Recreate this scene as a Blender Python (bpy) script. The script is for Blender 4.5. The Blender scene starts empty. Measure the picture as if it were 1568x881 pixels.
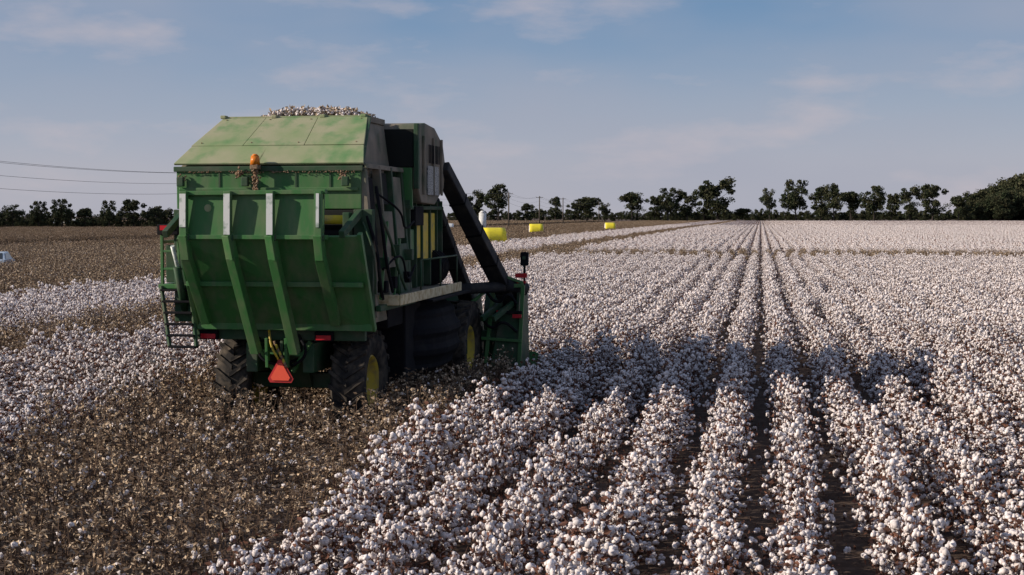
import bpy, bmesh, math, random
import numpy as np
from mathutils import Vector, Matrix
random.seed(7); rng=np.random.default_rng(7)
scene=bpy.context.scene
R=math.radians
HC=3.8; YAW=R(9.92); FPX=2178.0
Fv=np.array([-math.sin(YAW),math.cos(YAW)]); Rv=np.array([math.cos(YAW),math.sin(YAW)])
def bearing(u,d):
    """ground position at a lateral tangent and a distance from the viewpoint"""
    p=d*Fv+(u-784)/FPX*d*Rv
    return float(p[0]),float(p[1])

# ---------------------------------------------------------------- materials
def mat(name,col,rough=0.8,col2=None,scale=5.0,lo=0.4,hi=0.65,metal=0.0,bump=0.0,bscale=40.0,island=0.0,spec=0.3,detail=6,stretch=None,col3=None,scale3=1.0):
    m=bpy.data.materials.new(name); m.use_nodes=True
    nt=m.node_tree; N=nt.nodes; L=nt.links
    b=N['Principled BSDF']; b.inputs['Roughness'].default_value=rough; b.inputs['Metallic'].default_value=metal
    b.inputs['Specular IOR Level'].default_value=spec
    tc=N.new('ShaderNodeTexCoord'); vec=tc.outputs['Object']
    if stretch:
        mp=N.new('ShaderNodeMapping'); mp.inputs['Scale'].default_value=stretch; L.new(vec,mp.inputs['Vector']); vec=mp.outputs['Vector']
    def noise(s,d=6):
        n=N.new('ShaderNodeTexNoise'); n.inputs['Scale'].default_value=s; n.inputs['Detail'].default_value=d; L.new(vec,n.inputs['Vector']); return n
    cur=None
    def mixc(a,bc,fac):
        x=N.new('ShaderNodeMix'); x.data_type='RGBA'
        if isinstance(a,(tuple,list)): x.inputs[6].default_value=(*a,1)
        else: L.new(a,x.inputs[6])
        if isinstance(bc,(tuple,list)): x.inputs[7].default_value=(*bc,1)
        else: L.new(bc,x.inputs[7])
        L.new(fac,x.inputs[0]); return x.outputs[2]
    cur=col
    def ramp(out,lo,hi):
        r=N.new('ShaderNodeMapRange'); r.inputs[1].default_value=lo; r.inputs[2].default_value=hi; L.new(out,r.inputs[0]); return r.outputs[0]
    if col2: cur=mixc(cur,col2,ramp(noise(scale,detail).outputs['Fac'],lo,hi))
    if col3: cur=mixc(cur,col3,ramp(noise(scale3,4).outputs['Fac'],0.5,0.68))
    if island>0:
        g=N.new('ShaderNodeNewGeometry')
        r=N.new('ShaderNodeMapRange'); r.inputs[3].default_value=1-island; r.inputs[4].default_value=1+island*0.35
        L.new(g.outputs['Random Per Island'],r.inputs[0])
        h=N.new('ShaderNodeHueSaturation'); L.new(r.outputs[0],h.inputs['Value'])
        if isinstance(cur,(tuple,list)): h.inputs['Color'].default_value=(*cur,1)
        else: L.new(cur,h.inputs['Color'])
        cur=h.outputs['Color']
    if isinstance(cur,(tuple,list)): b.inputs['Base Color'].default_value=(*cur,1)
    else: L.new(cur,b.inputs['Base Color'])
    if bump>0:
        bn=N.new('ShaderNodeBump'); bn.inputs['Strength'].default_value=bump; bn.inputs['Distance'].default_value=0.02
        L.new(noise(bscale).outputs['Fac'],bn.inputs['Height']); L.new(bn.outputs[0],b.inputs['Normal'])
    return m
M_cot=mat('cotton_lint',(.84,.775,.755),1,col2=(.62,.52,.49),scale=45,lo=.50,hi=.72,detail=1,island=.28,spec=.05)
M_stem=mat('dry_stem',(.085,.045,.034),.9,island=.5)
M_leaf=mat('dry_leaf',(.155,.070,.046),.9,island=.6)
M_bur=mat('open_bur',(.55,.42,.29),.9,island=.6)
M_stk=mat('stalk_brown',(.12,.078,.053),.9,island=.5)
M_leafb=mat('stalk_leaf',(.175,.118,.076),.9,island=.6)
M_green=mat('green_paint',(.045,.158,.046),.5,col2=(.15,.18,.10),scale=1.6,lo=.45,hi=.80,bump=.05,bscale=8,col3=(.08,.155,.065),scale3=4,stretch=(2.2,2.2,.55))
M_greenD=mat('green_paint_dark',(.024,.070,.032),.65,col2=(.09,.09,.065),scale=3,lo=.42,hi=.78)
M_roof=mat('faded_green_roof',(.225,.29,.135),.7,col2=(.33,.325,.20),scale=1.5,lo=.36,hi=.62,bump=.15,bscale=5,col3=(.12,.24,.09),scale3=2.2,stretch=(1,1,.5))
M_dusty=mat('dusty_side_panel',(.18,.16,.125),.85,col2=(.28,.235,.18),scale=2.5,lo=.35,hi=.7,bump=.1,bscale=10,col3=(.10,.12,.08),scale3=1.5)
M_black=mat('black_plastic',(.009,.009,.012),.8,col2=(.026,.024,.022),scale=3,lo=.5,hi=.85,spec=.1)
M_duct=mat('duct_dark',(.024,.024,.027),.7,col2=(.065,.058,.05),scale=4,lo=.45,hi=.8,spec=.2)
M_dark=mat('opening_shade_and_legs',(.012,.014,.012),.9)  # near-black: painted shade for machine openings, plain colour on tank legs
M_tyre=mat('tyre_rubber',(.028,.026,.025),.9,col2=(.11,.09,.07),scale=6,lo=.42,hi=.72,spec=.15)
M_yel=mat('yellow_paint',(.66,.48,.035),.5,col2=(.42,.33,.12),scale=6,lo=.45,hi=.7)
M_rim=mat('dusty_yellow_rim',(.50,.37,.04),.6,col2=(.26,.20,.09),scale=5,lo=.45,hi=.68)
M_cream=mat('worn_platform_edge',(.60,.53,.34),.7,col2=(.38,.28,.14),scale=8,lo=.45,hi=.65)
M_steel=mat('worn_steel',(.66,.68,.66),.5,col2=(.24,.32,.25),scale=5,lo=.52,hi=.66,metal=.25)
M_red=mat('red_lens',(.50,.02,.03),.25)
M_orange=mat('smv_orange',(.85,.11,.06),.5)
M_redrim=mat('smv_rim',(.45,.04,.04),.4)
M_amber=mat('amber_beacon',(.70,.20,.02),.3)
M_rust=mat('rust_lint',(.16,.085,.045),1,col2=(.30,.22,.15),scale=30,lo=.4,hi=.6)
M_white=mat('white_decal',(.42,.42,.40),.6,col2=(.1,.1,.1),scale=22,lo=.48,hi=.56,stretch=(1,1,3))
M_glass=mat('tinted_glass',(.02,.03,.035),.08,spec=.8)
M_wrap=mat('yellow_bale_wrap',(.85,.72,.04),.4,col2=(.72,.6,.05),scale=2,lo=.4,hi=.7)
M_wwrap=mat('white_bale_wrap',(.78,.78,.76),.5,col2=(.65,.65,.62),scale=2)
M_bark=mat('tree_bark',(.055,.045,.038),.95)
M_fol=mat('foliage',(.045,.060,.032),.9,col2=(.09,.088,.05),scale=.3,lo=.4,hi=.62,island=.55,spec=.05)
M_pole=mat('weathered_wood',(.12,.10,.085),.9,col2=(.07,.06,.05),scale=5)
M_wire=mat('cable',(.03,.03,.03),.6)
M_road=mat('asphalt',(.05,.05,.052),.9,col2=(.07,.068,.065),scale=3,bump=.1)
M_carp=mat('car_paint',(.42,.50,.58),.25,spec=.6)
M_tank=mat('white_tank',(.72,.72,.70),.5,col2=(.55,.54,.5),scale=2)

# ---------------------------------------------------------------- world
w=bpy.data.worlds.new('World'); scene.world=w; w.use_nodes=True
nt=w.node_tree; N=nt.nodes; L=nt.links
bg=N['Background']; bg.inputs['Strength'].default_value=.108
EL=R(23.5); to_sun=Vector((-.934*math.cos(EL),-.358*math.cos(EL),math.sin(EL)))
sky=N.new('ShaderNodeTexSky'); sky.sky_type='NISHITA'; sky.sun_disc=False; sky.sun_elevation=EL; sky.sun_rotation=R(249); sky.dust_density=1.2; sky.air_density=1.0; sky.ozone_density=1.5
tc=N.new('ShaderNodeTexCoord'); sep=N.new('ShaderNodeSeparateXYZ'); L.new(tc.outputs['Generated'],sep.inputs[0])
cr=N.new('ShaderNodeValToRGB'); L.new(sep.outputs['Z'],cr.inputs[0])
def sc5(r,g,b): return (r/.12/5,g/.12/5,b/.12/5,1)
e=cr.color_ramp.elements; e[0].position=0.0; e[0].color=sc5(.55,.54,.62); e[1].position=.5; e[1].color=sc5(.09,.18,.38)
for p,c in((.035,(.48,.49,.60)),(.075,(.35,.42,.57)),(.115,(.23,.34,.53)),(.16,(.13,.27,.49))):
    x=cr.color_ramp.elements.new(p); x.color=sc5(*c)
hz=N.new('ShaderNodeVectorMath'); hz.operation='SCALE'; hz.inputs['Scale'].default_value=5; L.new(cr.outputs[0],hz.inputs[0])
mul=N.new('ShaderNodeMix'); mul.data_type='RGBA'; mul.inputs[0].default_value=.82
L.new(sky.outputs[0],mul.inputs[6]); L.new(hz.outputs[0],mul.inputs[7])
def cloud(prev,scale,loc,lo,hi,amt,col,detail=7,rough=.55,zlim=None):
    mp=N.new('ShaderNodeMapping'); mp.inputs['Scale'].default_value=scale; mp.inputs['Location'].default_value=loc; L.new(tc.outputs['Generated'],mp.inputs[0])
    nz=N.new('ShaderNodeTexNoise'); nz.inputs['Scale'].default_value=1.0; nz.inputs['Detail'].default_value=detail; nz.inputs['Roughness'].default_value=rough; L.new(mp.outputs[0],nz.inputs['Vector'])
    mr=N.new('ShaderNodeMapRange'); mr.inputs[1].default_value=lo; mr.inputs[2].default_value=hi; mr.inputs[4].default_value=amt; L.new(nz.outputs['Fac'],mr.inputs[0])
    cm=N.new('ShaderNodeMix'); cm.data_type='RGBA'; cm.inputs[7].default_value=(*col,1)
    L.new(mr.outputs[0],cm.inputs[0]); L.new(prev,cm.inputs[6]); return cm.outputs[2]
c1=cloud(mul.outputs[2],(2.5,2.5,8),(1.3,.2,.4),.38,.68,.75,(3.4,3.6,4.4),4)
c2=cloud(c1,(8,8,26),(3.4,.9,1.2),.52,.72,.6,(5.1,4.55,4.85),8,.55)
L.new(c2,bg.inputs['Color'])
sl=bpy.data.lights.new('sun','SUN'); sl.energy=5.0; sl.angle=R(.5); sl.color=(1,.88,.74)
so=bpy.data.objects.new('sun',sl); scene.collection.objects.link(so); so.rotation_euler=(-to_sun).to_track_quat('-Z','Y').to_euler()

# ---------------------------------------------------------------- camera
cd=bpy.data.cameras.new('camera'); co=bpy.data.objects.new('camera',cd); scene.collection.objects.link(co)
co.location=(0,0,HC); co.rotation_euler=(R(90)-math.atan(109.5/FPX),0,YAW); cd.lens=50; cd.sensor_width=36; cd.clip_end=20000; cd.clip_start=.1
scene.camera=co
scene.view_settings.view_transform='Standard'

# ---------------------------------------------------------------- helpers
def new_obj(name,me,parent=None,mats=(),coll=None):
    o=bpy.data.objects.new(name,me); (coll or scene.collection).objects.link(o)
    for m in mats: me.materials.append(m)
    if parent: o.parent=parent
    return o
def empty(name,loc=(0,0,0),rz=0):
    o=bpy.data.objects.new(name,None); scene.collection.objects.link(o); o.location=loc; o.rotation_euler[2]=rz; return o
def part(name,vs,fs,m,parent=None,bevel=0,smooth=False):
    me=bpy.data.meshes.new(name); me.from_pydata([tuple(v) for v in vs],[],fs); 
    bm=bmesh.new(); bm.from_mesh(me); bmesh.ops.recalc_face_normals(bm,faces=bm.faces)
    if bevel>0: bmesh.ops.bevel(bm,geom=list(bm.edges),offset=bevel,segments=2,affect='EDGES',profile=.6)
    if smooth:
        for f in bm.faces: f.smooth=True
    bm.to_mesh(me); bm.free()
    return new_obj(name,me,parent,[m])
BF=[(0,1,2,3),(7,6,5,4),(0,4,5,1),(1,5,6,2),(2,6,7,3),(3,7,4,0)]
def box(name,x0,x1,y0,y1,z0,z1,m,parent=None,bevel=.015):
    vs=[(x0,y0,z0),(x1,y0,z0),(x1,y1,z0),(x0,y1,z0),(x0,y0,z1),(x1,y0,z1),(x1,y1,z1),(x0,y1,z1)]
    return part(name,vs,BF,m,parent,bevel)
def beam(name,p0,p1,wd,h,m,parent=None,w1=None,h1=None,bevel=.008,upv=(0,0,1)):
    p0=Vector(p0);p1=Vector(p1); d=(p1-p0).normalized(); up=Vector(upv)
    if abs(d.dot(up))>.98: up=Vector((0,1,0))
    s=d.cross(up).normalized(); t=s.cross(d)
    w1=w1 or wd; h1=h1 or h
    vs=[p0-s*wd/2-t*h/2,p0+s*wd/2-t*h/2,p0+s*wd/2+t*h/2,p0-s*wd/2+t*h/2,p1-s*w1/2-t*h1/2,p1+s*w1/2-t*h1/2,p1+s*w1/2+t*h1/2,p1-s*w1/2+t*h1/2]
    return part(name,vs,BF,m,parent,bevel)
def tube(name,p0,p1,r,m,parent=None,n=14,r1=None):
    p0=Vector(p0);p1=Vector(p1); d=(p1-p0).normalized(); up=Vector((0,0,1)) if abs(d.z)<.95 else Vector((1,0,0))
    s=d.cross(up).normalized(); t=s.cross(d); r1=r if r1 is None else r1
    vs=[];fs=[]
    for p,rr in((p0,r),(p1,r1)):
        for i in range(n):
            a=2*math.pi*i/n; vs.append(p+s*rr*math.cos(a)+t*rr*math.sin(a))
    for i in range(n): fs.append((i,(i+1)%n,n+(i+1)%n,n+i))
    fs.append(tuple(range(n))[::-1]); fs.append(tuple(range(n,2*n)))
    o=part(name,vs,fs,m,parent)
    for f in o.data.polygons:
        if len(f.vertices)==4: f.use_smooth=True
    return o
def poly_x(name,prof,xs,m,parent=None,bevel=.01):
    """extrude (y,z) outline between x functions xs=(fl,fr)"""
    n=len(prof); fl,fr=xs
    vs=[(fl(z),y,z) for y,z in prof]+[(fr(z),y,z) for y,z in prof]
    fs=[tuple(range(n)),tuple(range(n,2*n))[::-1]]+[(i,n+i,n+(i+1)%n,(i+1)%n) for i in range(n)]
    return part(name,vs,fs,m,parent,bevel)
def hose(name,pts,r,m,parent=None):
    cu=bpy.data.curves.new(name,'CURVE'); cu.dimensions='3D'; cu.bevel_depth=r; cu.bevel_resolution=2
    s=cu.splines.new('BEZIER'); s.bezier_points.add(len(pts)-1)
    for b,p in zip(s.bezier_points,pts): b.co=p; b.handle_left_type=b.handle_right_type='AUTO'
    cu.materials.append(m); o=bpy.data.objects.new(name,cu); scene.collection.objects.link(o); o.parent=parent; return o

class TM:
    def __init__(s): s.V=[];s.F=[];s.M=[];s.n=0
    def add(s,V,F,m):
        s.V.append(V); s.F.append(F+s.n); s.M.append(np.full(len(F),m)); s.n+=len(V)
    def mesh(s,name,mats,smooth=()):
        V=np.concatenate(s.V);F=np.concatenate(s.F);Mx=np.concatenate(s.M)
        me=bpy.data.meshes.new(name); me.from_pydata(V.tolist(),[],F.tolist())
        for m in mats: me.materials.append(m)
        me.polygons.foreach_set('material_index',Mx.astype(np.int32))
        if smooth: me.polygons.foreach_set('use_smooth',np.isin(Mx,smooth))
        return me
def ico(sub):
    bm=bmesh.new(); bmesh.ops.create_icosphere(bm,subdivisions=sub,radius=1)
    V=np.array([v.co[:] for v in bm.verts]); F=np.array([[v.index for v in f.verts] for f in bm.faces]); bm.free(); return V,F
I1=ico(1);I2=ico(2)
OC=(np.array([(1,0,0),(-1,0,0),(0,1,0),(0,-1,0),(0,0,1),(0,0,-1)],float),np.array([(0,2,4),(2,1,4),(1,3,4),(3,0,4),(2,0,5),(1,2,5),(3,1,5),(0,3,5)]))
def blobs(tm,C,r,base,m,jit=.15,sq=1.0):
    BV,BFc=base; n=len(C); r=np.broadcast_to(r,(n,))
    V=C[:,None,:]+BV[None]*(r[:,None,None])*(1+jit*rng.standard_normal((n,len(BV),1)))*np.array([1,1,sq])
    F=BFc[None]+np.arange(n)[:,None,None]*len(BV)
    tm.add(V.reshape(-1,3),F.reshape(-1,3),m)
def unit(n):
    v=rng.standard_normal((n,3)); return v/np.linalg.norm(v,axis=1)[:,None]
def tubes(tm,P0,P1,r0,r1,m):
    n=len(P0); d=P1-P0; d/=np.linalg.norm(d,axis=1)[:,None]+1e-9
    a=np.cross(d,[.3,.5,.81]); a/=np.linalg.norm(a,axis=1)[:,None]+1e-9; b=np.cross(d,a)
    V=[]
    for P,r in((P0,r0),(P1,r1)):
        for k in range(3):
            t=2*math.pi*k/3; V.append(P+(a*math.cos(t)+b*math.sin(t))*np.broadcast_to(r,(n,))[:,None])
    V=np.stack(V,1); f=np.array([(0,1,4),(0,4,3),(1,2,5),(1,5,4),(2,0,3),(2,3,5)])
    tm.add(V.reshape(-1,3),(f[None]+np.arange(n)[:,None,None]*6).reshape(-1,3),m)
def leaves(tm,C,s,m):
    n=len(C); a=unit(n); b=np.cross(a,unit(n)); b/=np.linalg.norm(b,axis=1)[:,None]+1e-9
    s=np.broadcast_to(s,(n,))[:,None]; c=np.cross(a,b)
    V=np.stack([C-a*s,C-b*s*.6+c*s*.3,C+a*s,C+b*s*.6+c*s*.3],1)
    f=np.array([(0,1,2),(0,2,3)])
    tm.add(V.reshape(-1,3),(f[None]+np.arange(n)[:,None,None]*4).reshape(-1,3),m)

# ---------------------------------------------------------------- cotton plant segments
def plant_points(L,per,zt,spread,nb=10):
    ns=int(L*per); y=(np.arange(ns)+.5)/ns*L-L/2+rng.normal(0,.025,ns)
    base=np.stack([rng.normal(0,.03,ns),y,np.zeros(ns)],1)
    h=zt*rng.uniform(.72,1.12,ns)
    top=base+np.stack([rng.normal(0,.10,ns),rng.normal(0,.09,ns),h],1)
    B0=[];B1=[]
    for i in range(ns):
        for j in range(nb):
            t=.20+.78*(j+rng.uniform(-.3,.3))/nb
            p=base[i]+(top[i]-base[i])*t
            ln=spread*(1.12-t*.74)*rng.uniform(.5,1.2); an=rng.uniform(0,2*math.pi)
            q=p+np.array([math.cos(an)*ln,math.sin(an)*ln*.7,ln*rng.uniform(.1,.5)])
            B0.append(p);B1.append(q)
    return base,top,np.array(B0),np.array(B1)
def cotton_seg(name,L,lod,sparse=False):
    tm=TM()
    base,top,B0,B1=plant_points(L,8 if sparse else 9,.86 if sparse else .94,.41,10)
    C=np.concatenate([B1,B0+(B1-B0)*rng.uniform(.35,.7,(len(B0),1)),top]); C=C[rng.random(len(C))<(.74 if sparse else .88)]
    C=C+rng.normal(0,.016,C.shape); n=len(C)
    r=rng.uniform(.021,.043,n)
    if lod==0:
        for k in range(5): blobs(tm,C+unit(n)*r[:,None]*.72*np.array([1,1,.85]),r*rng.uniform(.42,.76,n),I2,0,.12)
        tubes(tm,base,top,.008,.003,1); tubes(tm,B0,B1,.004,.002,1)
        leaves(tm,C-np.array([0,0,.022])+rng.normal(0,.016,C.shape),.036,2)
        leaves(tm,np.repeat(B1,2,0)+rng.normal(0,.06,(len(B0)*2,3)),.026,2)
        leaves(tm,np.repeat(B0,2,0)+rng.normal(0,.09,(len(B0)*2,3)),.038,2)
        tt=top+np.stack([rng.normal(0,.04,len(top)),rng.normal(0,.04,len(top)),rng.uniform(.03,.10,len(top))],1); tubes(tm,top,tt,.003,.002,1)
    elif lod==1:
        for k in range(2): blobs(tm,C+unit(n)*r[:,None]*.5,r*.98,I1,0,.15)
        tubes(tm,base,top,.008,.003,1); tubes(tm,B0,B1,.004,.002,1)
        leaves(tm,C-np.array([0,0,.02])+rng.normal(0,.02,C.shape),.037,2)
        leaves(tm,B1+rng.normal(0,.07,B0.shape),.034,2)
    else:
        blobs(tm,C,r*1.5,OC,0,.2)
        leaves(tm,B1[::2]+rng.normal(0,.1,B0[::2].shape),.068,2)
        leaves(tm,C[::2]-np.array([0,0,.03]),.055,2)
    return tm.mesh(name,[M_cot,M_stem,M_leaf],smooth=(0,) if lod<1 else ())
def stalk_seg(name,L,lod):
    tm=TM()
    base,top,B0,B1=plant_points(L,9,.94,.37,9)
    C=np.concatenate([B1,B0+(B1-B0)*.6,top]); C=C+rng.normal(0,.015,C.shape); n=len(C)
    tubes(tm,base,top,.010 if lod<2 else .014,.004,1); 
    if lod<2: tubes(tm,B0,B1,.006,.003,1)
    sel=C[rng.random(n)<(.42 if lod==0 else .6)]; k=5 if lod==0 else 1
    if lod==0:
        for _ in range(k): leaves(tm,sel+rng.normal(0,.016,sel.shape),rng.uniform(.014,.032,len(sel)),3)
    else: leaves(tm,sel+rng.normal(0,.013,sel.shape),.046,3)
    leaves(tm,C[rng.random(n)<.65]+rng.normal(0,.05,(1,3)),.036 if lod<2 else .055,4)
    wsel=C[rng.random(n)<.06]
    if len(wsel):
        for _ in range(3 if lod==0 else 1): blobs(tm,wsel+(rng.normal(0,.012,wsel.shape) if lod==0 else 0),rng.uniform(.010,.024,len(wsel)),I1 if lod<2 else OC,0,.2)
    return tm.mesh(name,[M_cot,M_stk,M_leaf,M_bur,M_leafb],smooth=())
def tile(name,white):
    tm=TM(); n=1500
    row=rng.integers(0,4,n); X=(row-1.5)*.97+rng.normal(0,.2,n); Y=rng.uniform(-4,4,n); Z=.88-.5*((X-(row-1.5)*.97)/.5)**2-rng.random(n)**2*.35
    C=np.stack([X,Y,np.maximum(Z,.1)],1)
    if white:
        blobs(tm,C[:1200],rng.uniform(.05,.09,1200),OC,0,.2); leaves(tm,C[1000:],.14,2)
    else:
        leaves(tm,C[:900],.13,3); leaves(tm,C[500:],.14,4); blobs(tm,C[:60],.05,OC,0,.2)
    return tm.mesh(name,[M_cot,M_stem,M_leaf,M_bur,M_leafb])
def make_coll(name,meshes):
    c=bpy.data.collections.new(name)
    for i,me in enumerate(meshes):
        o=bpy.data.objects.new('%s_%02d'%(name,i),me); c.objects.link(o)
    return c
def scatter(name,P,rot,scl,idx,coll):
    me=bpy.data.meshes.new(name); me.from_pydata(np.asarray(P).tolist(),[],[])
    scl=np.asarray(scl,dtype=np.float32)
    if scl.ndim==1: scl=np.repeat(scl[:,None],3,1)
    a=me.attributes.new('rot','FLOAT_VECTOR','POINT'); a.data.foreach_set('vector',np.asarray(rot,dtype=np.float32).ravel())
    a=me.attributes.new('scl','FLOAT_VECTOR','POINT'); a.data.foreach_set('vector',scl.ravel())
    a=me.attributes.new('idx','INT','POINT'); a.data.foreach_set('value',np.asarray(idx,dtype=np.int32))
    o=new_obj(name,me)
    ng=bpy.data.node_groups.new(name,'GeometryNodeTree')
    ng.interface.new_socket('Geometry',in_out='INPUT',socket_type='NodeSocketGeometry'); ng.interface.new_socket('Geometry',in_out='OUTPUT',socket_type='NodeSocketGeometry')
    n=ng.nodes; gi=n.new('NodeGroupInput'); go=n.new('NodeGroupOutput'); ip=n.new('GeometryNodeInstanceOnPoints'); ci=n.new('GeometryNodeCollectionInfo')
    ci.inputs['Collection'].default_value=coll; ci.inputs['Separate Children'].default_value=True; ci.inputs['Reset Children'].default_value=True
    def na(nm,t):
        q=n.new('GeometryNodeInputNamedAttribute'); q.data_type=t; q.inputs['Name'].default_value=nm
        return next(s for s in q.outputs if s.enabled and s.name=='Attribute')
    l=ng.links; l.new(gi.outputs[0],ip.inputs['Points']); l.new(ci.outputs[0],ip.inputs['Instance']); ip.inputs['Pick Instance'].default_value=True
    l.new(na('idx','INT'),ip.inputs['Instance Index']); l.new(na('rot','FLOAT_VECTOR'),ip.inputs['Rotation']); l.new(na('scl','FLOAT_VECTOR'),ip.inputs['Scale'])
    l.new(ip.outputs[0],go.inputs[0])
    md=o.modifiers.new('instances','NODES'); md.node_group=ng
    return o
NV=[8,4,3,2]
cw=make_coll('cotton_plant',[cotton_seg('c',1.0,0,i>=6) for i in range(8)]+[cotton_seg('c',1.0,1,i>=3) for i in range(4)]+[cotton_seg('c',3.0,2) for _ in range(3)]+[tile('t',True) for _ in range(2)])
cb=make_coll('cotton_stalk',[stalk_seg('s',1.0,0) for _ in range(8)]+[stalk_seg('s',1.0,1) for _ in range(4)]+[stalk_seg('s',3.0,2) for _ in range(3)]+[tile('t',False) for _ in range(2)])
HX,HY=-8.07,23.0
def kind(X,Y):
    k=np.ones(len(X),int)            # 1 = unpicked
    k[(X>-10.7)&(X<-4.9)&(Y<31.8)]=2
    k[(X>-20.8)&(X<-16.6)]=2
    k[(X<-29.2)]=2
    k[(X<-78)&(X>-99)]=0
    wob=1.2*np.sin(X*.22)+.8*np.sin(X*.6)
    k[(Y>111+wob)&(Y<122+wob)&(X>-20.8)]=2
    k[(X>-54)&(X<-46.5)&(Y>80)&(Y<93)]=0
    lx=X-HX; ly=Y-HY
    k[(abs(lx)<1.7)&(ly>.35)&(ly<2.0)]=0
    k[(abs(lx)<2.2)&(ly>5.4)&(ly<8.0)]=0
    k[(abs(lx)<3.0)&(ly>7.4)&(ly<9.6)]=0
    return k
allp={1:[[],[],[],[]],2:[[],[],[],[]]}
off=0
for lod,(y0,y1,step,rs) in enumerate([(5,40,1.0,.97),(40,130,1.0,.97),(130,451,3.0,.97),(451,950,8.0,3.88)]):
    ys=np.arange(y0+step/2,y1,step); xs=(np.arange(-800,400)+.5)*rs
    if lod==3: xs=(np.arange(-200,90)+.5)*rs
    xs=xs[(xs>-.78*y1-6)&(xs<.32*y1+6)]
    X,Y=np.meshgrid(xs,ys); X=X.ravel();Y=Y.ravel()
    m=(X>-.76*Y-5)&(X<.30*Y+4)
    X=X[m];Y=Y[m]; k=kind(X,Y)
    for t in (1,2):
        s=k==t
        if lod<2: s=s&(rng.random(len(X))>.008)
        n=s.sum()
        if n==0: continue
        row=np.floor(X[s]/.97)
        dx=(.035*np.sin(Y[s]*.33+row*1.9)+.02*np.sin(Y[s]*.9+row*3.1)) if lod<2 else 0
        P=np.stack([X[s]+(rng.normal(0,.028,n) if lod<3 else 0)+dx,Y[s]+rng.uniform(-.06,.06,n),np.zeros(n)],1)
        rot=np.zeros((n,3)); rot[:,2]=rng.integers(0,2,n)*math.pi+(rng.normal(0,.06,n) if lod<2 else 0)
        sc=np.ones((n,3))
        if lod<3:
            sc[:,2]=np.clip(1+.08*rng.standard_normal(n)+.08*np.sin(X[s]*1.3+Y[s]*.35)+.04*np.sin(row*2.1),.75,1.2)
            roww=.96+.07*np.sin(row*2.3)
            roww[np.abs(X[s])<1.0]=.90
            if t==2: roww=roww*1.16
            sc[:,0]=roww*np.clip(1+.08*rng.standard_normal(n),.80,1.18)
        a=allp[t]; a[0].append(P);a[1].append(rot);a[2].append(sc);a[3].append(rng.integers(0,NV[lod],n)+off)
    off+=NV[lod]
for t,nm,c in((1,'cotton_plants',cw),(2,'picked_cotton_stalks',cb)):
    a=[np.concatenate(q) for q in allp[t]]; scatter(nm,*a,c); print(nm,len(a[0]))

# ---------------------------------------------------------------- ground, road
M_soil=mat('soil',(.075,.048,.035),1,col2=(.145,.10,.073),scale=6,lo=.45,hi=.7,bump=.6,bscale=12,col3=(.045,.03,.024),scale3=1.1)
me=bpy.data.meshes.new('ground'); S=9000; me.from_pydata([(-S,-200,0),(S,-200,0),(S,S,0),(-S,S,0)],[],[(0,1,2,3)]); new_obj('ground',me,None,[M_soil])
me=bpy.data.meshes.new('road'); me.from_pydata([(-93,-100,.004),(-84,-100,.004),(-84,1500,.004),(-93,1500,.004)],[],[(0,1,2,3)]); new_obj('road',me,None,[M_road])
me=bpy.data.meshes.new('road_line'); rd=bpy.data.objects['road']
me.from_pydata([(-84.5,-100,.008),(-84.35,-100,.008),(-84.35,1500,.008),(-84.5,1500,.008)],[],[(0,1,2,3)]); new_obj('edge_line',me,rd,[M_tank])

# ---------------------------------------------------------------- trees
def tree_mesh(name,h=20,wd=.42,crown0=.3,dens=1.0,skew=0.0):
    tm=TM(); hh=h
    tp=np.array([[0,0,0],[rng.normal(0,.3),rng.normal(0,.3),hh*.35],[rng.normal(0,.6),rng.normal(0,.6),hh*.7]])
    tubes(tm,tp[:2],tp[1:],np.array([.50,.36])*h/20,np.array([.36,.12])*h/20,1)
    K=int(50*dens); cl=[]
    lob=[(rng.uniform(-.3,.3)*hh,rng.uniform(-.3,.3)*hh,hh*rng.uniform(crown0+.1,.85),hh*rng.uniform(.12,.2)) for _ in range(4)]
    for i in range(K):
        if i%3==0:
            l=lob[rng.integers(0,4)]; v=unit(1)[0]*l[3]*rng.random()**.4; x,y,z=l[0]*wd*2.2+v[0],l[1]*wd*2.2+v[1],min(l[2]+v[2],hh*.96)
            cl.append((x,y,max(z,hh*crown0))); continue
        t=rng.uniform(0,1); z=hh*(crown0+(1-crown0)*t*.92)
        prof=math.sin(math.pi*(.20+.68*t))**.6
        rr=wd*hh*prof*(rng.random()**.6)*rng.uniform(.7,1.08); a=rng.uniform(0,2*math.pi)
        cl.append((rr*math.cos(a)+skew*t*hh,rr*math.sin(a),z))
    cl=np.array(cl)
    st=np.stack([np.zeros(K),np.zeros(K),np.clip(cl[:,2]-hh*.18,hh*.15,hh*.68)],1)
    tubes(tm,st[::2],cl[::2],.13*h/20,.04*h/20,1)
    for c in cl:
        n=60; r=h*rng.uniform(.055,.12); p=unit(n)*(rng.random(n)**.4)[:,None]*r*np.array([1.1,1.1,.85])
        leaves(tm,c+p,rng.uniform(.020,.038)*h,0)
    return tm.mesh(name,[M_fol,M_bark])
TMs=[tree_mesh('tree_a',20,.34,.24),tree_mesh('tree_b',20,.40,.28,1.1,.03),tree_mesh('tree_c',20,.28,.20,.85),tree_mesh('tree_d',20,.44,.34,1.15,-.04),tree_mesh('tree_e',20,.24,.24,.8),tree_mesh('tree_f',20,.38,.30,.75,.05),tree_mesh('tree_g',20,.33,.36,.9,-.03)]
BW=[.80,.92,.68,1.0,.6,.88,.8]
DT=880
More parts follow.
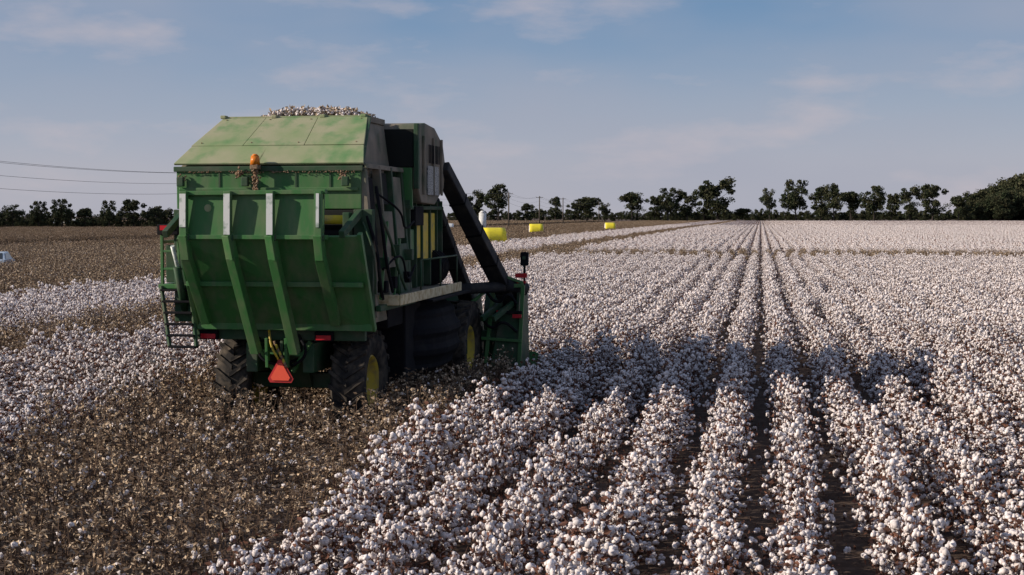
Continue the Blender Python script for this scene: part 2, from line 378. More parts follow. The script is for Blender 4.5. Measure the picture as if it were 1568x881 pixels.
def add_tree(u,vt,wpx,d=DT,base=None):
    k=FPX/d; h=(331-vt)/k+HC; x,y=bearing(u,d)
    i=random.randrange(7); ms=TMs[i]; bw=BW[i]*20
    o=new_obj('deciduous_tree',ms); o.location=(x,y,0); s=h/20*1.04; sx=wpx/k/bw*1.16
    o.scale=(sx,sx,s); o.rotation_euler[2]=random.uniform(0,6.28)
for u,vt,wp in [(728,293,36),(763,284,42),(808,312,26),(850,302,22),(880,310,26),(899,300,42),(926,311,24),(968,292,36),(1002,300,30),(1022,290,38),(1052,293,34),(1078,284,36),(1098,275,50),(1136,318,26),(1177,290,30),(1218,278,50),(1256,287,36),(1276,284,34),(1302,291,36),(1338,287,46),(1364,297,28),(1392,287,34),(1427,283,44),(1467,298,24)]:
    add_tree(u,vt,wp,DT+random.uniform(-30,60))
for u,vt,wp in [(-30,312,40),(20,315,38),(60,310,32),(95,307,38),(130,320,30),(168,309,30),(205,306,38),(240,317,30)]:
    add_tree(u,vt,wp,365)
P=[];sc=[];ix=[]
def tl(u0,u1,step,top,d,var=.12,dv=40):
    u=u0
    while u<u1:
        t=top(u) if callable(top) else top
        dd=d+random.uniform(-dv,dv); h=((331-t)/FPX*dd+HC)*random.uniform(1-var,1+var*.6)
        x,y=bearing(u,dd); P.append((x,y,-h*.12)); sc.append(h/20*1.1); ix.append(random.randrange(4)); u+=step*random.uniform(.5,1.5)
tl(-160,300,16,lambda u:321+4*math.sin(u*.045)-4*math.sin(u*.11),390,.15,15)
tl(-160,300,7,335,380,.2,10)
tl(690,1000,6,322,1000,.3,60)
tl(1000,1480,5,327,1300,.3,80)
tl(1000,1480,6,323,960,.3,30)
tl(1474,1800,6,lambda u:max(266,300-(u-1474)*.36),960,.10,50)
tl(1474,1800,4,lambda u:max(288,312-(u-1474)*.28),915,.12,20)
P=np.array(P); rot=np.zeros((len(P),3)); rot[:,2]=rng.uniform(0,6.28,len(P))
ct=make_coll('woodland_tree',TMs[:4]); scatter('distant_treeline',P,rot,sc,ix,ct)

# ---------------------------------------------------------------- bales
def bale(u,d,dia,ln,m,rz,name='cotton_bale'):
    x,y=bearing(u,d); e=empty(name,(x,y,0),rz); r=dia/2; n=36
    prof=[(-ln/2+.02,r*.55),(-ln/2,r*.92),(-ln/2+.04,r*.99),(-ln*.25,r*1.0),(0,r),(ln*.25,r*1.0),(ln/2-.04,r*.99),(ln/2,r*.92),(ln/2-.02,r*.55)]
    vs=[];fs=[]
    for px,pr in prof:
        for i in range(n):
            a=2*math.pi*i/n; vs.append((px,pr*math.cos(a),r*.97+pr*math.sin(a)))
    for j in range(len(prof)-1):
        for i in range(n): fs.append((j*n+i,j*n+(i+1)%n,(j+1)*n+(i+1)%n,(j+1)*n+i))
    part('wrap',vs,fs,m,e,smooth=True)
    for s in(-1,1):
        tm=TM(); k=260; rr=np.sqrt(rng.random(k))*r*.86; a=rng.uniform(0,6.28,k)
        blobs(tm,np.stack([np.full(k,s*(ln/2-.05)),rr*np.cos(a),r*.97+rr*np.sin(a)],1),rng.uniform(.08,.13,k),I1,0,.12)
        new_obj('cotton_end',tm.mesh('cotton_end',[M_cot]),e)
bale(756,165,2.5,2.6,M_wrap,YAW+.22); bale(821,262,2.4,2.5,M_wrap,.2); bale(934,310,2.4,2.2,M_wrap,.2)
for i in range(5): bale(84+i*10.5,520,2.9,2.6,M_wwrap,.4)
bale(688,350,2.0,2.0,M_wwrap,.3)
x,y=bearing(739,255); e=empty('storage_tank',(x,y,0))
tube('shell',(0,0,.5),(0,0,4.3),.66,M_tank,e,24); tube('dome',(0,0,4.3),(0,0,4.75),.66,M_tank,e,24,r1=.25)
for a in range(4): tube('leg',(.45*math.cos(a*1.57),.45*math.sin(a*1.57),0),(.45*math.cos(a*1.57),.45*math.sin(a*1.57),.6),.05,M_dark,e)
def pole(u,d,h,r=.17):
    x,y=bearing(u,d); e=empty('utility_pole',(x,y,0),YAW)
    tube('post',(0,0,0),(0,0,h),r,M_pole,e,10,r1=r*.7); beam('crossarm',(-1.2,0,h-.5),(1.2,0,h-.5),.12,.14,M_pole,e)
    for s in(-1.1,-.4,.4,1.1): tube('insulator',(s,0,h-.43),(s,0,h-.2),.05,M_white,e,8)
    return Vector((x,y,h))
pl=[pole(-330,118,10.8),pole(420,235,11.5),pole(779,400,10.5,.24),pole(826,480,10.5,.24),pole(862,560,11,.24),pole(917,700,11,.24)]
ew=empty('power_lines')
for a,b in zip(pl[:-1],pl[1:]):
    dx=(b-a).normalized(); s=Vector((dx.y,-dx.x,0))
    for kx,dz in((-1.1,-.2),(.4,-.2),(0,-1.6),(0,-2.9)):
        pts=[]
        for i in range(13):
            t=i/12; p=a.lerp(b,t)+s*kx; p.z+=dz-1.5*4*t*(1-t)*(1+abs(dz)*.05)*min(1,(b-a).length/120)
            pts.append(p)
        hose('wire',pts,.018,M_wire,ew)
# parked car
e=empty('parked_car',(-49.5,86.2,0),R(20))
prof=[(-2.2,.35),(-2.25,.75),(-2.1,.95),(-1.75,1.0),(-1.15,1.42),(.35,1.46),(1.05,1.0),(1.95,.88),(2.2,.7),(2.22,.35)]
poly_x('body',prof,(lambda z:-.88+max(0,z-.95)*.35,lambda z:.88-max(0,z-.95)*.35),M_carp,e,.03)
for s in(-1,1):
    part('side_window',[(s*(.895-.08*.35),-1.55,1.03),(s*(.895-.36*.35),-1.05,1.36),(s*(.895-.38*.35),.3,1.38),(s*(.895-.08*.35),.85,1.03)],[(0,1,2,3)],M_glass,e)
    for yy in(-1.4,1.35):
        tube('tyre',(s*.68,yy,.33),(s*.9,yy,.33),.33,M_tyre,e,20); tube('wheel_disc',(s*.9,yy,.33),(s*.915,yy,.33),.2,M_steel,e,16)
part('rear_window',[(-.7,-1.73,1.03),(.7,-1.73,1.03),(.62,-1.22,1.40),(-.62,-1.22,1.40)],[(0,1,2,3)],M_glass,e)
part('windscreen',[(-.7,1.04,1.04),(.7,1.04,1.04),(.62,.42,1.45),(-.62,.42,1.45)],[(0,1,2,3)],M_glass,e)

# ---------------------------------------------------------------- cotton harvester
H=empty('cotton_harvester',(HX,HY,0))
fl=lambda z: (-1.77 if z<4.66 else -1.77+(z-4.66)*.37)
fr=lambda z: (1.72-(z-2)*.08 if z<4.66 else 1.507-(z-4.66)*.33)
poly_x('chamber_body',[(0.06,2.0),(0.06,4.62),(.5,4.93),(1.42,5.46),(2.5,5.46),(2.5,2.0)],(lambda z:fl(z)+.03,lambda z:fr(z)-.03),M_dusty,H,.02)
def quad(name,a,b,c,d,th,m,bevel=.01):
    a,b,c,d=map(Vector,(a,b,c,d)); n=(b-a).cross(d-a).normalized()*th
    return part(name,[a,b,c,d,a+n,b+n,c+n,d+n],[(0,1,2,3),(4,5,6,7),(0,1,5,4),(1,2,6,5),(2,3,7,6),(3,0,4,7)],m,H,bevel)
def rl(t,z): return fl(z)+(fr(z)-fl(z))*t
for i,(t0,t1) in enumerate([(0,.30),(.303,.66),(.663,1)]):
    quad('roof_panel',(rl(t0,4.97)-(.02 if i==0 else 0),.45,4.985),(rl(t1,4.97)+(.02 if i==2 else 0),.45,4.985),(rl(t1,5.52),1.4,5.52),(rl(t0,5.52),1.4,5.52),.035+.004*i,M_roof)
for i,(t0,t1) in enumerate([(0,.445),(.447,1)]):
    quad('roof_lower_panel',(rl(t0,4.66)-.03,-.02,4.66),(rl(t1,4.66)+.04,-.02,4.66),(rl(t1,4.97)+.02,.44,4.975),(rl(t0,4.97),.44,4.975),.04,M_roof)
for t in (.04,.34,.62,.96):
    for q in (.08,.92):
        zc=4.985+(5.52-4.985)*q; yc=.45+.95*q; xc=rl(t,zc)
        tube('roof_rivet',(xc,yc-.02,zc+.035),(xc,yc-.025,zc+.045),.012,M_rust,H,8)
box('roof_top_rim',-1.46,1.24,1.4,1.5,5.46,5.58,M_roof,H)
box('roof_side_rim',1.14,1.24,1.5,2.5,5.46,5.57,M_dusty,H)
box('roof_side_rim',-1.46,-1.36,1.5,2.5,5.46,5.57,M_dusty,H)
tube('roof_hinge',(-1.5,1.42,5.56),(1.22,1.42,5.56),.02,M_rust,H)
for xx in(-1.45,-.5,.4,1.15): box('hinge_block',xx-.05,xx+.05,1.34,1.48,5.54,5.60,M_roof,H)
beam('side_gable_trim',(fr(4.7)+.02,.02,4.68),(fr(5.5)+.02,1.42,5.54),.05,.06,M_greenD,H)
box('header_panel',-1.76,1.50,-.02,.055,3.92,4.62,M_green,H,.012)
box('header_lip',-1.80,1.54,-.06,-.022,4.55,4.64,M_greenD,H)
box('header_stiffener',-1.7,1.45,-.07,-.022,4.22,4.28,M_green,H)
for xx in(-1.0,.35,.95): box('header_seam',xx,xx+.03,-.035,-.022,4.28,4.54,M_greenD,H,0)
tm=TM(); k=150; C=np.stack([rng.uniform(-1.6,1.4,k),np.full(k,-.065),rng.normal(4.54,.01,k)],1); blobs(tm,C,rng.uniform(.005,.014,k),I1,0,.3)
for cx,cz in((-1.62,4.44),(-.62,4.50),(1.20,4.46)):
    k=26; blobs(tm,np.stack([rng.normal(cx,.035,k),rng.normal(-.1,.02,k),rng.normal(cz,.035,k)],1),rng.uniform(.012,.026,k),I1,0,.25)
new_obj('trapped_lint',tm.mesh('trapped_lint',[M_rust]),H)
for cx in(-1.65,-.5,1.25): box('latch_bracket',cx-.06,cx+.06,-.15,-.065,4.3,4.46,M_greenD,H) 
tube('beacon_post',(-.30,-.16,4.2),(-.30,-.16,4.64),.03,M_rust,H); box('beacon_base',-.37,-.23,-.24,-.06,4.58,4.66,M_rust,H)
tube('beacon_lamp',(-.30,-.16,4.66),(-.30,-.16,4.80),.085,M_amber,H,18,r1=.07); tube('beacon_cap',(-.30,-.16,4.80),(-.30,-.16,4.84),.07,M_amber,H,18,r1=.03)
tm=TM(); k=60; C=np.stack([rng.normal(-.28,.03,k),rng.normal(-.19,.02,k),rng.uniform(4.20,4.58,k)],1); blobs(tm,C,rng.uniform(.012,.028,k),I1,0,.25); new_obj('beacon_lint',tm.mesh('beacon_lint',[M_rust]),H)
box('warning_plate',-.34,-.20,-.075,-.07,4.16,4.22,M_yel,H,0)
box('chamber_shade_panel',-1.45,1.38,-.03,.05,2.1,3.90,M_dark,H)  # solid dark panel, cavity shade painted in place of a real recess
box('rear_post',1.39,1.72,-.12,.05,2.0,3.91,M_greenD,H)
box('rear_post',-1.78,-1.46,-.12,.05,2.0,3.91,M_greenD,H)
for z,m in((3.74,M_yel),(3.26,M_yel),(2.9,M_greenD),(3.5,M_black)):
    tube('baling_roller',(-1.44,-.20,z),(1.37,-.20,z),.075,m,H,16)
box('roller_bearing_plate',1.26,1.38,-.32,-.13,2.6,3.86,M_greenD,H)
box('warning_label',1.28,1.36,-.327,-.322,3.1,3.3,M_white,H,0)
yf=-1.1
quad('tray_upper_panel',(-1.2,yf,3.47),(1.18,yf,3.47),(1.18,yf+.06,4.15),(-1.2,yf+.06,4.15),-.04,M_green)
quad('tray_lower_panel',(-1.22,yf,3.44),(1.72,yf+.18,3.50),(1.74,-.16,1.93),(-1.32,-.16,1.93),-.05,M_green)
tube('worn_spot',(-.78,yf+.045,3.93),(-.78,yf+.028,3.93),.06,M_roof,H,16)
beam('tray_top_rail',(-1.24,yf+.04,4.17),(1.22,yf+.04,4.19),.12,.07,M_green,H)
beam('tray_fold_rail',(-1.24,yf-.02,3.46),(1.25,yf-.02,3.46),.10,.07,M_green,H)
beam('tray_cross_beam',(-1.3,-.70,2.68),(1.70,-.66,2.68),.12,.08,M_green,H)
beam('tray_bottom_beam',(-1.34,-.2,1.95),(1.74,-.2,1.95),.12,.12,M_green,H)
beam('tray_side_edge',(1.73,yf+.16,3.52),(1.75,-.16,1.9),.07,.10,M_green,H)
beam('tray_side_edge',(-1.25,yf-.02,3.46),(-1.34,-.16,1.9),.07,.12,M_green,H)
for i,(xt,xb) in enumerate([(-1.15,-1.12),(-.40,-.25),(.32,.43),(1.12,1.14)]):
    beam('tray_rib_upper',(xt,yf-.06,4.2),(xt,yf-.08,3.46),.12,.10,M_green,H)
    beam('rib_wear_strip',(xt,yf-.115,4.16),(xt,yf-.135,3.50 if i in(1,2) else 3.62),.105 if i!=3 else .05,.012,M_steel,H,bevel=0)
    zb=1.52 if i in(1,2) else 2.02; ybm=-.32
    beam('tray_rib_knee',(xt,yf-.08,3.50),(xt+(xb-xt)*.25,yf+.02,3.10),.14,.16,M_green,H)
    beam('tray_rib_lower',(xt+(xb-xt)*.22,yf+.0,3.14),(xb,ybm,zb),.15,.15,M_green,H)
    box('rib_bolt_plate',xt-.09,xt+.09,yf-.10,yf-.05,3.40,3.50,M_greenD,H)
for s,xa in((1,1.5),(-1,-1.6)):
    beam('tray_lift_arm',(xa,-.1,3.86),(xa-.05*s,yf+.1,3.5),.09,.12,M_greenD,H)
    tube('hydraulic_cylinder',(xa,-.12,2.5),(xa,-.6,3.3),.035,M_steel,H); tube('cylinder_barrel',(xa,-.10,2.2),(xa,-.42,2.95),.065,M_greenD,H)
box('tail_light_box',-2.04,-1.66,-.22,-.0,3.48,3.66,M_black,H); box('tail_light_lens',-1.98,-1.72,-.235,-.221,3.56,3.64,M_red,H,0)
for xx in(-2.0,-1.7): beam('rail_post',(xx,-.1,2.62),(xx,-.1,3.5),.05,.05,M_green,H)
for zz in(2.9,3.2): beam('rail_bar',(-2.0,-.1,zz),(-1.62,-.1,zz),.04,.04,M_green,H)
beam('rail_bar',(-2.0,-.1,3.36),(-2.0,1.8,3.36),.05,.05,M_green,H)
box('side_step_platform',-2.06,-1.42,-.15,.5,2.56,2.64,M_green,H)
box('left_frame_panel',-1.98,-1.78,0,1.9,2.66,3.3,M_greenD,H)
beam('ladder_rail',(-2.0,-.15,2.6),(-1.78,-.34,1.60),.05,.07,M_greenD,H); beam('ladder_rail',(-1.48,-.15,2.6),(-1.30,-.34,1.60),.05,.07,M_greenD,H)
for i in range(6):
    t=.06+i*.19; x0=-2.0+.22*t; x1=-1.48+.18*t; z=2.6-1.0*t; yy=-.15-.19*t
    beam('ladder_step',(x0,yy,z),(x1,yy,z),.16,.035,M_black,H)
box('rear_bumper_frame',-1.5,1.55,-.02,.10,1.70,1.98,M_greenD,H)
for cx in(-1.18,.86): box('tail_lamp_housing',cx-.16,cx+.16,-.12,-.025,1.70,1.86,M_black,H); box('tail_lamp',cx-.13,cx+.13,-.135,-.122,1.72,1.80,M_red,H,0)
box('chassis_beam',-.55,-.35,.0,7.2,1.15,1.65,M_greenD,H); box('chassis_beam',.45,.65,.0,7.2,1.15,1.65,M_greenD,H)
beam('rear_axle',(-.75,1.0,.92),(1.0,1.0,.92),.26,.26,M_greenD,H)
beam('axle_pivot',(.1,.6,1.6),(.1,1.0,.9),.5,.4,M_greenD,H)
for sx in(-.12,.22): beam('drawbar_plate',(sx,-.15,1.75),(sx,-.12,1.25),.05,.12,M_green,H)
for i in range(7): tube('chain_link',(.02+.03*i,-.2,1.7-.06*i),(.05+.03*i,-.2,1.62-.06*i),.022,M_yel if i%2 else M_rust,H,8)
for a,b in (((-.45,-.05,1.7),(-.1,.1,1.2)),((.6,-.02,1.68),(.25,.1,1.15)),((-.3,.05,1.5),(.5,.05,1.45))): beam('hitch_strut',a,b,.05,.07,M_green,H)
hose('hydraulic_hose',[(-.3,-.05,1.75),(-.25,-.15,1.45),(.0,-.1,1.3),(.3,.2,1.35)],.025,M_black,H)
hose('hydraulic_hose',[(.4,-.05,1.8),(.55,-.15,1.5),(.35,-.1,1.3),(.1,.3,1.3)],.025,M_black,H)
hose('hydraulic_hose',[(-.1,-.12,1.9),(-.02,-.2,1.6),(.08,-.18,1.4),(.05,.1,1.25)],.02,M_yel,H)
beam('smv_bracket',(.13,-.13,1.7),(.13,-.16,1.2),.05,.03,M_greenD,H)
def tri(name,s,y,m):
    c=Vector((.13,y,1.15)); pts=[]
    for a in(90,210,330):
        for dlt in(9,-9):
            an=R(a-dlt); pts.append(c+Vector((math.cos(an)*s,0,math.sin(an)*s)))
    vs=pts+[p+Vector((0,.012,0)) for p in pts]
    part(name,vs,[tuple(range(6)),tuple(range(6,12))]+[(i,(i+1)%6,6+(i+1)%6,6+i) for i in range(6)],m,H)
tri('smv_triangle_border',.24,-.20,M_redrim); tri('smv_triangle',.18,-.216,M_orange)
def wheel(name,cx,cy,r,wd,side,lugs=22,rimr=.585):
    e=empty(name); e.parent=H; e.location=(cx,cy,r+.02)
    n=48; prof=[(-.30,rimr-.025),(-.46,.62),(-.52,.80),(-.50,.93),(-.40,.965),(0,.975),(.40,.965),(.50,.93),(.52,.80),(.46,.62),(.30,rimr-.025)]
    vs=[];fs=[]
    for px,pr in prof:
        for i in range(n):
            a=2*math.pi*i/n; vs.append((px*wd,pr*r*math.cos(a),pr*r*math.sin(a)))
    for j in range(len(prof)-1):
        for i in range(n): fs.append((j*n+i,j*n+(i+1)%n,(j+1)*n+(i+1)%n,(j+1)*n+i))
    part('tyre_carcass',vs,fs,M_tyre,e,smooth=True)
    vs=[];fs=[]
    for s in(-1,1):
        for i in range(lugs):
            a0=2*math.pi*(i+(.5 if s>0 else 0))/lugs; b=len(vs)
            for rr in(.95,1.04):
                for (fx,da) in((-.03,0),(-.03,.085),(.53,.085+.26),(.53,.26)):
                    a=a0-da; q=rr*r*(1 if fx<.2 else .975); vs.append((s*fx*wd,q*math.cos(a),q*math.sin(a)))
            fs+=[tuple(b+k for k in f) for f in [(0,1,2,3),(4,5,6,7),(0,1,5,4),(1,2,6,5),(2,3,7,6),(3,0,4,7)]]
    part('tyre_lugs',vs,fs,M_tyre,e)
    for s in(-1,1):
        q0=rimr/.585
        vs=[];fs=[]; pr=[(.34,.585*q0),(.38,.56*q0),(.26,.52*q0),(.06,.44*q0),(.04,.24),(.14,.20),(.14,.02)]
        for px,q in pr:
            for i in range(n):
                a=2*math.pi*i/n; vs.append((s*px*wd,q*r*math.cos(a),q*r*math.sin(a)))
        for j in range(len(pr)-1):
            for i in range(n): fs.append((j*n+i,j*n+(i+1)%n,(j+1)*n+(i+1)%n,(j+1)*n+i))
        part('rim',vs,fs,M_rim,e,smooth=True)
        for i in range(8):
            a=i*math.pi/4; tube('wheel_bolt',(s*.04*wd,.32*r*math.cos(a),.32*r*math.sin(a)),(s*.10*wd,.32*r*math.cos(a),.32*r*math.sin(a)),.025,M_steel,e,8)
wheel('rear_wheel_left',-.88,1.0,.89,.58,-1,22,.52); wheel('rear_wheel_right',1.17,1.0,.89,.58,1,22,.52)
for cx in(1.80,-1.80): wheel('front_wheel',cx,6.6,.98,.52,1,24,.48)
for cx in(1.15,-1.15): wheel('front_inner_wheel',cx,6.6,.98,.50,1,24,.46)
beam('front_axle',(-1.9,6.6,1.0),(1.9,6.6,1.0),.3,.3,M_greenD,H)
def sidebox(name,y0,y1,z0,z1,m,out=.03,base=None,bevel=.008):
    x0=min(fr(z0),fr(z1))-.04; 
    vs=[(x0,y0,z0),(fr(z0)+out,y0,z0),(fr(z0)+out,y1,z0),(x0,y1,z0),(x0,y0,z1),(fr(z1)+out,y0,z1),(fr(z1)+out,y1,z1),(x0,y1,z1)]
    return part(name,vs,BF,m,H,bevel)
sidebox('side_post',.0,.14,2.1,4.66,M_dusty,.05); sidebox('side_post',.78,.86,2.3,4.66,M_dusty,.09); sidebox('side_post',1.55,1.63,2.3,4.66,M_greenD,.09); sidebox('side_post',2.38,2.5,2.3,4.66,M_greenD,.06)
sidebox('side_window_shade',.92,1.48,4.0,4.55,M_dark,.012); sidebox('side_window_shade',.24,.55,3.3,4.45,M_black,.012)  # raised dark plates, the shade of the side openings put into their colour
sidebox('side_cover',.92,1.5,2.9,3.88,M_dusty,.06); sidebox('side_cover',1.7,2.3,3.4,4.5,M_dusty,.05); sidebox('side_cover',1.7,2.32,2.4,3.3,M_greenD,.07)
sidebox('side_rail',.0,2.5,2.2,2.3,M_greenD,.12); sidebox('side_rail',.0,2.5,4.6,4.68,M_dusty,.08)
hose('side_hose',[(1.72,.1,4.3),(1.82,.12,3.6),(1.85,.3,3.0),(1.9,.5,2.5)],.028,M_black,H)
hose('side_hose',[(1.70,.2,4.0),(1.86,.5,3.4),(1.86,1.0,2.9),(1.9,1.4,2.5)],.025,M_greenD,H)
hose('side_hose',[(1.62,-.1,3.8),(1.80,-.15,3.2),(1.84,-.1,2.7),(1.8,.2,2.4)],.03,M_black,H)
hose('side_hose',[(1.56,-.16,3.7),(1.74,-.25,3.3),(1.78,-.2,2.9),(1.76,-.1,2.5)],.018,M_greenD,H)
hose('side_hose',[(1.66,.3,4.2),(1.9,.9,3.9),(1.84,1.6,3.6),(1.8,2.4,3.7)],.02,M_black,H)
hose('side_hose',[(1.78,.3,2.9),(1.92,.9,3.1),(1.88,1.6,2.7),(1.8,2.5,2.9)],.02,M_black,H)
for i,(yy,zz) in enumerate([(.3,2.5),(.35,2.9),(.9,2.55),(1.2,3.1),(1.9,2.6),(2.1,3.0)]):
    box('valve_block',1.68,1.84,yy,yy+.16,zz,zz+.2,M_greenD if i%2 else M_black,H)
beam('brace_bar',(1.78,.15,2.4),(1.74,.75,3.7),.05,.06,M_green,H); beam('brace_bar',(1.80,.95,2.4),(1.78,1.45,3.4),.04,.05,M_green,H)
ax0,ax1=-1.7,1.83
poly_x('accumulator',[(2.6,4.35),(2.62,5.2),(2.75,5.5),(3.2,5.55),(4.0,5.50),(4.72,5.22),(4.95,4.8),(4.80,4.35),(4.0,4.02),(2.9,4.05)],(lambda z:ax0,lambda z:ax1),M_dusty,H,.03)
box('accumulator_mouth_shade',-1.55,1.76,2.56,2.615,4.70,5.40,M_dark,H)  # dark slab on the rear face paints the shade of the hollow
box('accumulator_edge',1.77,1.86,2.52,2.64,4.3,5.5,M_greenD,H)
box('transfer_panel',1.0,1.74,2.53,2.60,3.95,4.69,M_green,H); box('transfer_rib',1.35,1.41,2.49,2.528,3.98,4.66,M_greenD,H)
box('louvre_panel',1.835,1.86,3.3,4.2,4.20,4.75,M_white,H,0)
for yy in(2.95,3.75,4.45): box('accumulator_rib',1.832,1.88,yy,yy+.05,4.2,5.3,M_dusty,H)
for yy in np.arange(3.35,4.2,.12): box('louvre_slat',1.861,1.875,yy,yy+.03,4.8,5.15,M_black,H,0)
tm=TM(); k=2300; X=rng.uniform(-.85,1.0,k); Y=rng.uniform(1.6,3.0,k); Z=5.52+.23*np.clip(1-((X-.1)/1.0)**4,0,1)*rng.random(k)**.4*(1-.3*rng.random(k))
blobs(tm,np.stack([X,Y,Z],1),rng.uniform(.014,.032,k),I1,0,.15)
leaves(tm,np.stack([X,Y,Z],1)[:2300]+rng.normal(0,.03,(2300,3)),.045,1); new_obj('cotton_heap',tm.mesh('cotton_heap',[M_cot,M_bur]),H)
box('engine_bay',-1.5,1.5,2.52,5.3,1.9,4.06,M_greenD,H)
for (y0,y1,z0,z1,m) in [(2.55,3.0,3.05,3.55,M_green),(3.08,3.5,3.0,3.75,M_yel),(3.58,4.15,2.95,3.86,M_yel),(4.22,4.72,2.95,3.86,M_yel)]:
    box('engine_shield',1.55,1.66,y0,y1,z0,z1,m,H,.02)
for yy in(2.52,3.02,3.52,4.17,4.76,5.2): box('engine_bay_post',1.5,1.70,yy,yy+.05,2.45,4.1,M_greenD,H)
box('engine_bay_rail',1.5,1.72,2.5,5.25,3.92,3.99,M_greenD,H); box('exhaust_box',1.0,1.75,2.75,3.4,3.62,3.98,M_black,H)
for i in range(5): tube('air_cleaner_rib',(1.5,4.5+i*.12,2.78),(1.5,4.56+i*.12,2.78),.38,M_black,H,28)
tube('air_cleaner',(1.5,4.45,2.78),(1.5,5.1,2.78),.35,M_black,H,28)
box('service_platform',1.3,2.02,.5,5.4,2.36,2.42,M_dusty,H); box('platform_edge',2.022,2.06,.45,5.4,2.28,2.46,M_cream,H)
box('platform_end',1.5,2.02,.42,.48,2.28,2.46,M_cream,H)
for yy in(.6,2.2,3.8,5.3): tube('handrail_post',(1.98,yy,2.44),(1.98,yy,3.0 if yy>2 else 2.8),.018,M_greenD,H,8)
tube('handrail',(1.98,2.2,3.0),(1.98,5.3,3.0),.018,M_greenD,H,8)
box('underside_cabinet',.9,1.75,1.95,3.1,.75,2.26,M_black,H,.04)
box('underside_panel',.9,1.70,.9,2.0,1.85,2.27,M_black,H,.03)
vs=[];fs=[]; ny=26; na=25
for i in range(ny):
    t=i/(ny-1); y=2.3+3.7*t; en=min(1,(math.sin(math.pi*min(max(t,.0),1))**.30)+.03)
    for j in range(na):
        a=-math.pi/2+math.pi*j/(na-1); rib=.06*(1 if (j%4 in(1,2)) else 0)
        xx=1.0+(1.13*en+rib)*abs(math.cos(a))**.5; zz=1.50+(.74)*(math.sin(a)*(1 if a>0 else .95+.15*en)); vs.append((xx,y,zz))
for i in range(ny-1):
    for j in range(na-1): fs.append((i*na+j,i*na+j+1,(i+1)*na+j+1,(i+1)*na+j))
part('fuel_tank',vs,fs,M_black,H)
box('tank_top_flange',1.2,2.16,2.4,5.9,2.22,2.27,M_black,H)
poly_x('cab',[(5.35,2.5),(5.35,4.25),(5.6,4.4),(7.2,4.4),(7.5,4.1),(7.75,3.2),(7.5,2.5)],(lambda z:-.9,lambda z:.9),M_glass,H,.03)
box('cab_roof',-1.0,1.0,5.25,7.5,4.41,4.58,M_green,H,.04); box('cab_floor',-.95,.95,5.3,7.6,2.35,2.49,M_greenD,H)
for s in(-.91,.91):
    for yy in(5.4,6.4): beam('cab_pillar',(s,yy,2.5),(s,yy,4.4),.06,.08,M_greenD,H)
def duct(p0,p1,p2,wd=.24,h=.32):
    beam('air_duct',p0,p1,wd,h,M_duct,H,w1=wd*1.15,h1=h*1.15,bevel=.03,upv=(1,0,0)); beam('duct_elbow',p1,p2,wd*1.25,h*1.2,M_duct,H,bevel=.04,upv=(1,0,0))
    for t in(.25,.5,.75):
        a=Vector(p0).lerp(Vector(p1),t); b=Vector(p0).lerp(Vector(p1),t+.012); beam('duct_band',a,b,wd*(1.08+.15*t),h*(1.06+.15*t),M_black,H,bevel=.01,upv=(1,0,0))
for s in(1,-1):
    duct((s*1.78,4.75,4.78),(s*2.56,7.5,2.2),(s*2.7,8.0,1.7))
    duct((s*1.50,5.2,4.1),(s*1.75,7.0,2.3),(s*1.75,7.7,1.8),.2,.26)
    duct((s*.95,5.2,4.0),(s*.95,7.2,2.4),(s*.7,8.0,1.9),.2,.24)
    tube('cross_duct',(s*1.7,6.2,2.25),(s*2.75,7.5,2.28),.12,M_duct,H)
    tube('cross_duct',(s*2.6,7.3,2.32),(s*2.98,7.75,2.2),.15,M_duct,H)
box('toolbar',-2.95,2.95,7.45,7.65,1.05,1.3,M_greenD,H)
for i in range(6):
    cx=-2.42+i*.97
    poly_x('row_unit',[(7.66,.35),(7.66,1.75),(7.9,2.12),(8.6,2.12),(9.2,1.2),(9.4,.35)],(lambda z,c=cx:c-.36,lambda z,c=cx:c+.36),M_greenD,H,.03)
    tube('crop_divider',(cx+.48,9.2,.5),(cx+.48,10.5,.12),.2,M_green,H,14,r1=.03)
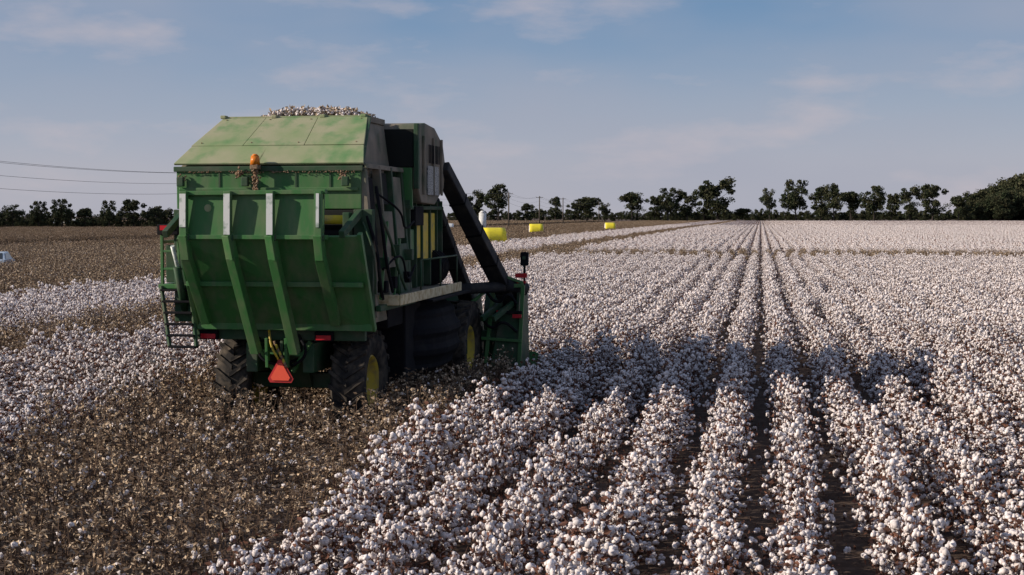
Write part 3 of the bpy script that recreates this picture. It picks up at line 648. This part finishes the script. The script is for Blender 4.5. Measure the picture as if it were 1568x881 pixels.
tube('crop_divider',(-2.90,9.2,.5),(-2.90,10.5,.12),.2,M_green,H,14,r1=.03)
quad('head_end_panel',(2.90,7.3,.5),(2.90,8.9,.5),(2.90,8.6,2.2),(2.90,7.5,2.3),-.06,M_greenD)
quad('head_rear_panel',(2.30,7.28,.55),(2.94,7.28,.45),(2.98,7.42,1.65),(2.5,7.42,1.65),.05,M_greenD)
beam('head_panel_frame',(2.2,7.25,.6),(2.35,7.38,2.25),.08,.08,M_green,H); beam('head_panel_frame',(2.93,7.25,.5),(3.0,7.38,2.3),.08,.08,M_green,H); beam('head_panel_frame',(2.1,7.3,2.25),(3.02,7.38,2.3),.08,.08,M_green,H)
beam('head_panel_frame',(2.4,7.24,1.72),(3.0,7.24,1.72),.06,.06,M_black,H); beam('head_panel_frame',(2.1,7.24,1.15),(2.98,7.24,1.1),.05,.06,M_green,H)
beam('head_strut',(1.9,6.9,1.9),(2.6,7.3,2.5),.07,.07,M_green,H); beam('head_strut',(2.6,7.3,2.5),(3.0,7.4,2.35),.06,.06,M_green,H)
hose('head_hose',[(2.2,7.1,2.2),(2.5,7.15,1.95),(2.7,7.15,2.1),(2.9,7.2,1.9)],.03,M_black,H)
hose('head_hose',[(2.1,7.1,1.7),(2.35,7.1,1.4),(2.6,7.15,1.5),(2.9,7.2,1.3)],.03,M_black,H)
box('head_reflector',2.80,3.0,7.18,7.205,1.60,1.68,M_red,H,0); box('head_reflector',2.45,2.6,7.18,7.205,1.70,1.76,M_red,H,0)
tube('lamp_post',(3.0,7.5,2.2),(3.02,7.5,2.98),.025,M_black,H,8); box('lamp_housing',2.93,3.1,7.42,7.55,2.72,3.02,M_black,H,.02); box('lamp_lens',2.98,3.05,7.41,7.418,2.86,2.93,M_greenD,H,0)
box('marker_light',2.82,3.08,7.40,7.48,2.46,2.56,M_red,H,0); box('marker_light_amber',2.82,3.06,7.41,7.47,2.34,2.39,M_red,H,0)
for s in(2.75,2.5): beam('lift_arm',(s-.3,6.8,1.6),(s,7.5,1.9),.08,.12,M_greenD,H)
print('done')
